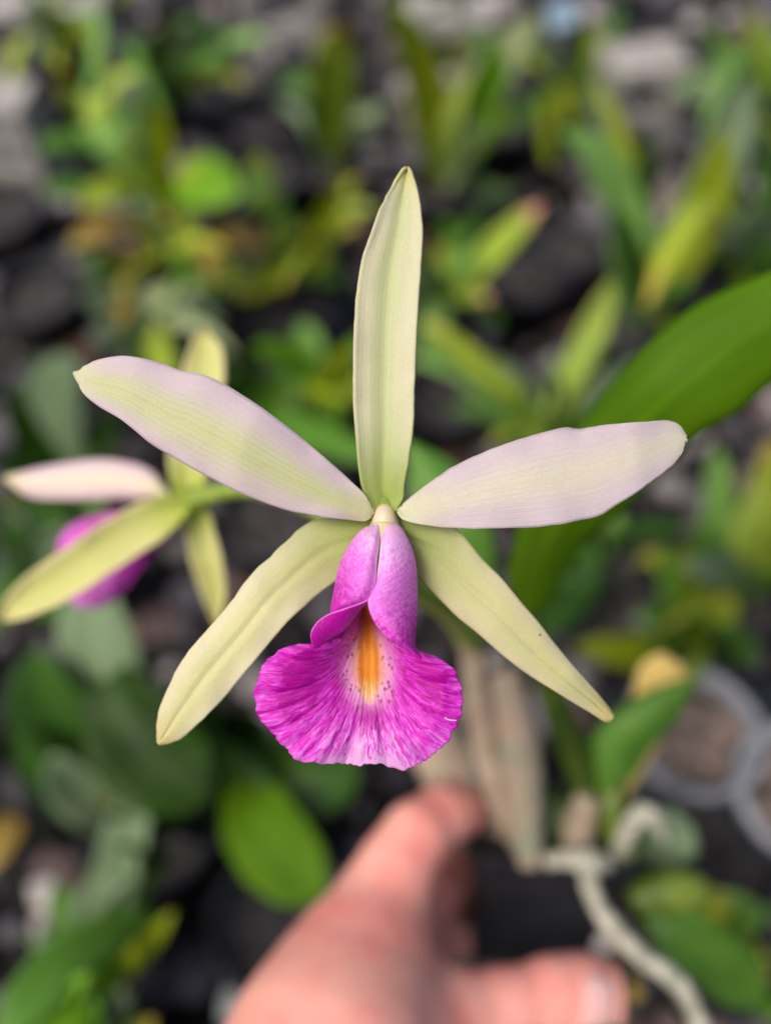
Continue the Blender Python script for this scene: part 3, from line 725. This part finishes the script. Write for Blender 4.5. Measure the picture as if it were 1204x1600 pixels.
# tiny marks: scar on lip margin, glint droplet on the lower left sepal, fleck on the right petal
tubeobj('scar', [P(694, 1121, depth(-3.6)), P(701, 1125, depth(-3.8)), P(713, 1126, depth(-3.9))], [.0001, .00014, .00008], M_white, flower, nu=8, nv=6)

def speck(px, py, d, r, mat, ang=0.0):
    a = Vector((math.cos(ang), 0, 0)); c = P(px, py, depth(d))
    tubeobj('speck', [c - RGT * r * 1.3 * math.cos(ang) - UPV * r * 1.3 * math.sin(ang), c, c + RGT * r * 1.3 * math.cos(ang) + UPV * r * 1.3 * math.sin(ang)], [r * .4, r, r * .4], mat, flower, nu=8, nv=8)
speck(843, 992, 3.0, .00015, M_spot, .5)
# ------------------------------------------------------------------ second flower, seen from behind
f2 = tubeobj('flower', [P(600, 880, .190), P(500, 800, .198), P(400, 765, .206), P(330, 772, .211), P(292, 782, .215)], [.0022, .0022, .0022, .0024, .0034], M_ped, orchid, nu=30, nv=14)
f2['label'] = 'blurred second flower at the left, turned away with its lip hidden behind a sepal'
def petal2(name, Lp, Rp, dd, mat, curl=1.5, wob=.8, seed=0):
    base = 80.0    # millimetres behind the first flower
    return petal(name, Lp, Rp, lambda u, v: base + interp(u, dd) + curl * v * v, mat, f2, nu=40, nv=13, solid=.0006, wob=wob, seed=seed)
petal2('petal', [(262,770),(240,738),(200,722),(150,718),(100,724),(50,734),(8,745)], [(262,776),(235,778),(190,780),(140,781),(90,781),(45,776),(8,750)], [(0, 0), (.5, 3), (1, 8)], M_backp, 2.0)
petal2('sepal', [(296,778),(262,774),(220,784),(170,812),(115,848),(65,882),(20,920),(0,950),(-2,962)], [(296,796),(270,828),(230,858),(180,890),(135,920),(90,945),(45,964),(15,970),(0,966)], [(0, -2), (.5, -6), (1, -4)], M_back, -2.2)
petal2('sepal', [(272,776),(263,720),(272,650),(288,570),(303,530),(318,516)], [(312,776),(330,720),(342,650),(350,590),(346,545),(322,516)], [(0, 2), (.5, 5), (1, 8)], M_back, -1.8)
petal2('sepal', [(284,790),(290,840),(304,900),(322,945),(338,978)], [(322,790),(335,830),(348,880),(352,930),(342,978)], [(0, 2), (.5, 6), (1, 14)], M_back, -1.6)
petal2('petal', [(300,770),(296,735),(306,700),(330,690)], [(338,780),(345,750),(348,715),(334,690)], [(0, 4), (1, 20)], M_backp, 1.0)
def lip2():
    V = []; UV = []; U2 = []; nt_, ns = 60, 24
    out = resample([(215,790),(150,806),(108,824),(90,856),(98,912),(118,946),(160,948),(194,922),(216,890),(250,850),(285,810)], nt_)
    for i in range(nt_):
        t = i / (nt_ - 1)
        for k in range(ns):
            s = k / (ns - 1); q = np.array([275., 785.]) * (1 - s) + out[i] * s
            d = 80 + 8 + 10 * math.sin(s * 1.6) - 8 * math.sin(math.pi * t) * s * .6 + 1.2 * math.sin(t * 30) * s * s
            V.append(P(q[0], q[1], depth(d))); UV.append((t, s)); U2.append(((q[0] - 150) / 60, 2.0))
    mesh('lip', V, gridfaces(nt_, ns), M_lip, f2, UV, U2, solid=.0006)
lip2()

# ------------------------------------------------------------------ stems, bulbs, leaves, roots of the held orchid
tubeobj('stem', [P(742, 1010, .262), P(700, 960, .225), P(650, 925, .200), P(612, 905, .187), P(600, 880, .190)], [.0030, .0028, .0026, .0026, .0022], M_ped, orchid, nu=30)
tubeobj('pseudobulb', [P(828, 1352, .286), P(822, 1290, .286), P(815, 1200, .282), P(805, 1120, .275), P(788, 1050, .268)], [.0042, .0058, .0072, .0068, .0048], M_sheathp, orchid, nu=40, nv=18, bumpy=.12)
tubeobj('pseudobulb', [P(815, 1330, .296), P(785, 1260, .293), P(760, 1170, .286), P(748, 1090, .276), P(738, 1000, .262)], [.0030, .0045, .0052, .0050, .0044], M_sheath, orchid, nu=40, nv=16, bumpy=.08, seed=3)
tubeobj('pseudobulb', [P(800, 1335, .312), P(750, 1260, .318), P(690, 1180, .322), P(650, 1120, .322)], [.004, .010, .012, .008], M_sheath, orchid, nu=30, nv=16, bumpy=.12, seed=5)
tubeobj('pseudobulb', [P(940, 1350, .305), P(925, 1260, .305), P(890, 1160, .285), P(850, 1050, .262), P(822, 960, .240)], [.0040, .0055, .0052, .0040, .0036], M_bulbd, orchid, nu=36, nv=14)
tubeobj('pseudobulb', [P(898, 1345, .300), P(904, 1300, .297), P(918, 1245, .293)], [.0045, .0060, .0045], M_sheath, orchid, nu=20, nv=14, bumpy=.15, seed=8)
tubeobj('pseudobulb', [P(872, 1345, .312), P(868, 1300, .312), P(878, 1245, .310)], [.006, .011, .007], M_bulbd, orchid, nu=20, nv=14)
tubeobj('pseudobulb', [P(960, 1225, .295), P(955, 1270, .295), P(985, 1345, .296)], [.0038, .0050, .0035], M_bulb, orchid, nu=20, nv=12)
tubeobj('rhizome', [P(840, 1348, .289), P(880, 1342, .286), P(920, 1346, .283), P(950, 1352, .286)], [.0026, .0030, .0042, .0026], M_root, orchid, nu=20, nv=14, bumpy=.2)

# big leaf that comes in at the right
def pxblade(Lp, Rp, dd, mat, curl=6, nu=50, nv=15, fold=2, solid=.0012, lab=None):
    o = petal('leaf', Lp, Rp, lambda u, v: (interp(u, dd) - FOC) * 1000 + curl * v * v * math.sin(math.pi * min(1, u * .8 + .1)), LEAF[mat], orchid, nu=nu, nv=nv, solid=solid)
    if lab: o['label'] = lab
    return o
pxblade([(815,960),(795,905),(800,860),(835,760),(915,650),(980,572),(1075,485),(1204,427),(1330,400),(1420,410)],
        [(838,960),(862,935),(900,860),(980,790),(1090,680),(1150,645),(1215,590),(1300,530),(1370,470),(1421,414)],
        [(0, .235), (.2, .220), (.5, .196), (.8, .186), (1, .200)], 'big', 4, lab='broad glossy deep green leaf entering from the right')
pxblade([(722,1020),(700,975),(665,900),(650,820),(640,740),(634,690)], [(762,1020),(770,950),(775,880),(762,800),(715,730),(640,690)],
        [(0, .266), (.5, .262), (1, .27)], 'mid', 4)
pxblade([(936,1240),(920,1190),(925,1150),(965,1110),(1020,1078),(1082,1060)], [(948,1242),(985,1215),(1015,1170),(1050,1130),(1075,1090),(1085,1063)],
        [(0, .295), (.5, .285), (1, .285)], 'mid', 4)
pxblade([(944,1290),(950,1225),(975,1150),(990,1080),(1000,1040),(1030,1022)], [(958,1290),(990,1230),(1035,1150),(1062,1090),(1072,1050),(1036,1022)],
        [(0, .306), (.5, .302), (1, .296)], 'cream', 3, lab='dying cream yellow leaf behind a green one')
# silver roots
tubeobj('root', [P(915, 1346, .283), P(925, 1395, .275), P(950, 1440, .271), P(1000, 1492, .268), P(1050, 1528, .266), P(1080, 1570, .266), P(1098, 1625, .266), P(1105, 1700, .27)],
        [.0036, .0030, .0032, .0031, .0033, .0031, .0032, .002], M_root, orchid, nu=90, nv=16, bumpy=.25)
tubeobj('root', [P(962, 1340, .296), P(980, 1300, .287), P(1000, 1272, .283), P(1022, 1280, .283), P(1038, 1310, .288)], [.003, .0034, .0036, .0034, .002], M_root, orchid, nu=30, nv=12, bumpy=.1)
leaf([P(1020, 1350, .33), P(1040, 1310, .325), P(1056, 1265, .33)], .024, 'grey', orchid)
tubeobj('pseudobulb', [P(985, 1410, .300), P(1030, 1395, .302), P(1080, 1392, .304), P(1105, 1385, .306)], [.004, .0072, .0072, .003], M_bulb, orchid, nu=22, nv=12, bumpy=.15)
leaf([P(1010, 1420, .305), P(1060, 1455, .30), P(1120, 1500, .305), P(1185, 1570, .32)], .022, 'mid', orchid)

# ------------------------------------------------------------------ the square black pot in the hand
def square_pot():
    a = math.radians(25); r8 = math.radians(-4)
    up = UPV * math.cos(a) - FWD * math.sin(a); bk = FWD * math.cos(a) + UPV * math.sin(a)
    rt = RGT * math.cos(r8) + up * math.sin(r8); up = up * math.cos(r8) - RGT * math.sin(r8)
    c = P(872, 1352, .286) + bk * .029          # centre of the opening
    t = empty('square_pot', c - up * .062, 'small square black plastic pot held between thumb and fingers', 'pot')
    def ring(w, z, rr, n=8):
        o = []
        for k in range(4):
            for i in range(n):
                an = math.pi / 2 * (k + i / (n - 1)) ; sx = (1, -1, -1, 1)[k]; sy = (1, 1, -1, -1)[k]
                x = sx * (w - rr) + rr * math.cos(an); y = sy * (w - rr) + rr * math.sin(an)
                o.append(c + rt * x + bk * y + up * z)
        return o
    levels = [(.0215, -.062, .004), (.022, -.061, .004), (.0272, -.009, .005), (.0290, -.009, .005), (.0295, 0, .005), (.0280, .0005, .005), (.0265, -.002, .005), (.0258, -.012, .005)]
    V = []; 
    for l in levels: V += ring(*l)
    F = gridfaces(len(levels), 32, 0, True); F.append(tuple(range(32))[::-1])
    mesh('pot_wall', V, F, M_pot, t, smoothed=False)
    n = 22; SV = []
    for i in range(n):
        for j in range(n):
            x = -.026 + .052 * i / (n - 1); y = -.026 + .052 * j / (n - 1)
            SV.append(c + rt * x + bk * y + up * (-.009 + .004 * noise.noise(Vector((x * 170, y * 170, 0)))))
    mesh('bark', SV, gridfaces(n, n), M_soil, t)
square_pot()

# ------------------------------------------------------------------ the hand
def surface_nets(f, lo, hi, h):
    ax = [np.arange(lo[k], hi[k] + h, h) for k in range(3)]
    X, Y, Z = np.meshgrid(*ax, indexing='ij'); v = f(X, Y, Z); s = v < 0
    shp = np.array(v.shape) - 1
    acc = np.zeros(tuple(shp) + (3,)); cnt = np.zeros(tuple(shp))
    import itertools
    cor = list(itertools.product((0, 1), repeat=3))
    def sl(a, c): return a[c[0]:c[0] + shp[0], c[1]:c[1] + shp[1], c[2]:c[2] + shp[2]]
    for c in cor:
        for k in range(3):
            if c[k]: continue
            e = list(c); e[k] = 1
            a, b = sl(v, c), sl(v, e); m = (a < 0) != (b < 0)
            t = np.where(m, a / np.where(a == b, 1, a - b), 0)
            for q in range(3): acc[..., q] += np.where(m, c[q] + (t if q == k else 0), 0)
            cnt += m
    mask = cnt > 0; idx = -np.ones(tuple(shp), int); idx[mask] = np.arange(mask.sum())
    org = np.stack(np.nonzero(mask), 1)
    V = (org + acc[mask] / cnt[mask][:, None]) * h + np.array(lo)
    F = []
    for k in range(3):
        a = [slice(1, shp[q]) for q in range(3)]; a[k] = slice(0, shp[k]); b = list(a); b[k] = slice(1, shp[k] + 1)
        s0 = s[tuple(a)]; s1 = s[tuple(b)]; cr = np.stack(np.nonzero(s0 != s1), 1); sg = s0[s0 != s1]
        u, w = (k + 1) % 3, (k + 2) % 3
        o = np.array([1, 1, 1]); o[k] = 0; base = cr + o
        def at(du, dw):
            p = base.copy(); p[:, u] += du; p[:, w] += dw; return idx[p[:, 0], p[:, 1], p[:, 2]]
        q = np.stack([at(-1, -1), at(0, -1), at(0, 0), at(-1, 0)], 1)
        q[~sg] = q[~sg][:, ::-1]; F += q.tolist()
    return V, F

def hand():
    # capsules in millimetres in camera space: (px,py,depth m, radius mm) pairs, blend k
    def C(px, py, d): return np.array([d * (px - 602) / 602 * TX, d * (800 - py) / 602 * TX, d]) * 1000
    caps = []
    def chain(pts, k):
        for a, b in zip(pts[:-1], pts[1:]): caps.append((C(*a[:3]), C(*b[:3]), a[3], b[3], k))
    chain([(420, 2080, .205, 34), (470, 1800, .215, 30), (520, 1640, .232, 28)], 10)         # forearm to wrist
    chain([(520, 1640, .232, 27), (560, 1520, .250, 21), (597, 1412, .264, 14.5)], 10)       # index side of the back
    chain([(540, 1660, .250, 25), (590, 1560, .270, 19), (625, 1450, .288, 12.5)], 10)       # middle
    chain([(560, 1680, .262, 22), (620, 1570, .288, 16), (648, 1485, .305, 11)], 10)        # ring / little side
    chain([(597, 1412, .264, 13.0), (622, 1350, .270, 11.0), (650, 1305, .276, 10.4)], 6)
    chain([(650, 1305, .276, 10.6), (688, 1276, .286, 9.6), (712, 1266, .296, 9.4)], 4)
    chain([(712, 1266, .296, 9.3), (732, 1262, .314, 8.6), (745, 1268, .326, 7.8)], 3)
    chain([(625, 1450, .288, 10.5), (672, 1395, .306, 9.6), (706, 1372, .322, 9.0)], 4)
    chain([(706, 1372, .322, 9.0), (738, 1374, .350, 8.2), (780, 1380, .366, 7.4)], 2)
    chain([(648, 1485, .305, 9.4), (682, 1440, .322, 8.8), (710, 1424, .340, 8.2)], 3)
    chain([(710, 1424, .340, 8.2), (742, 1425, .368, 7.6), (785, 1430, .380, 6.8)], 2)
    chain([(640, 1530, .310, 9), (675, 1490, .335, 7.6), (705, 1465, .355, 7.0), (740, 1465, .375, 6.4)], 2)
    chain([(540, 1655, .234, 24), (620, 1625, .243, 17.5), (700, 1592, .252, 13.2)], 7)        # thumb base
    chain([(700, 1592, .252, 12.9), (785, 1572, .257, 9.6), (862, 1554, .262, 10.3)], 6)
    chain([(862, 1554, .262, 10.3), (905, 1550, .265, 10.4), (952, 1552, .268, 9.2)], 4)
    chain([(600, 1440, .268, 11), (645, 1535, .264, 8.5), (700, 1580, .258, 8)], 7)         # web
    def f(X, Y, Z):
        p = np.stack([X, Y, Z], -1); out = None
        for a, b, ra, rb, k in caps:
            ab = b - a; h = np.clip(((p - a) @ ab) / (ab @ ab), 0, 1)
            d = np.linalg.norm(p - a - h[..., None] * ab, axis=-1) - (ra + (rb - ra) * h)
            if out is None: out = d; continue
            hh = np.clip(.5 + .5 * (out - d) / k, 0, 1); out = out * (1 - hh) + d * hh - k * hh * (1 - hh)
        return out
    V, Fc = surface_nets(f, (-95, -235, 180), (75, -45, 400), 1.5)
    W_ = []
    for v in V:
        q = CAM + RGT * v[0] * mm + UPV * v[1] * mm + FWD * v[2] * mm
        W_.append(q)
    b = NB('skin'); geo = b.n('TexCoord').outputs['Object']
    n1 = b.noise(geo, 45, 4, .6); n2 = b.noise(geo, 700, 4, .6); n3 = b.noise(geo, 140, 3, .5)
    col = b.mix(b.ss(.35, .7, n1), rgb(250, 178, 162), rgb(242, 148, 138))
    col = b.mix(b.math('MULTIPLY', b.ss(.5, .8, n3), .35), col, rgb(250, 190, 176))
    M_skin = b.finish(col, .5, b.math('ADD', b.math('MULTIPLY', n2, .5), n3), .35, .0009, spec=.4, sss=.25, sssr=(1, .35, .22), sssc=.004)
    lo = min(W_, key=lambda q: q.z)
    t = empty('person', P(520, 1640, .24), 'left hand reaching in from below, thumb in front and fingers behind the black pot', 'person')
    o = mesh('hand', W_, Fc, M_skin, t)
    m = o.modifiers.new('s', 'SMOOTH'); m.factor = .5; m.iterations = 3
    # thumb nail
    M_nail = mat_plain('nail_pink', rgb(240, 184, 178), rgb(244, 194, 188), 200, .25, .05, .0002, spec=.6)
    V = []; n = 14; UV = []
    a = CAM * 1
    c = C(874, 1548, .2635) * 1; e = C(952, 1552, .268)
    axv = (e - c) / np.linalg.norm(e - c); nrm = np.array([0, .12, -1.]); nrm -= axv * (nrm @ axv); nrm /= np.linalg.norm(nrm); sd_ = np.cross(axv, nrm)
    for i in range(n):
        u = i / (n - 1); cc = c + axv * (2.0 + 11 * u); rr = 11.75 - .9 * u + .2 * math.sin(u * 3)
        wv = .85 * (math.sin(math.acos(max(-1, min(1, abs(u - .45) * 1.5)))) ** .6)
        for j in range(n):
            v = (-1 + 2 * j / (n - 1)) * wv
            dr = nrm * math.cos(v) + sd_ * math.sin(v); rr = 8.0
            while rr < 16 and f(*[np.array([cc[z_] + dr[z_] * rr]) for z_ in range(3)])[0] < .25 - .35 * (abs(v) / .85) ** 3: rr += .1
            q = cc + dr * rr
            V.append(CAM + RGT * q[0] * mm + UPV * q[1] * mm + FWD * q[2] * mm); UV.append((0, 0))
    mesh('thumbnail', V, gridfaces(n, n), M_nail, t, solid=.0005)
hand()
# tan scrap beyond the thumb tip
o = leaf([P(978, 1560, .285), P(992, 1545, .283), P(1000, 1525, .288)], .008, 'orange', None, name='bark_scrap', nu=12, nv=7)
tag(o, 'ochre scrap of dead leaf sticking out past the thumb tip', 'dead leaf')
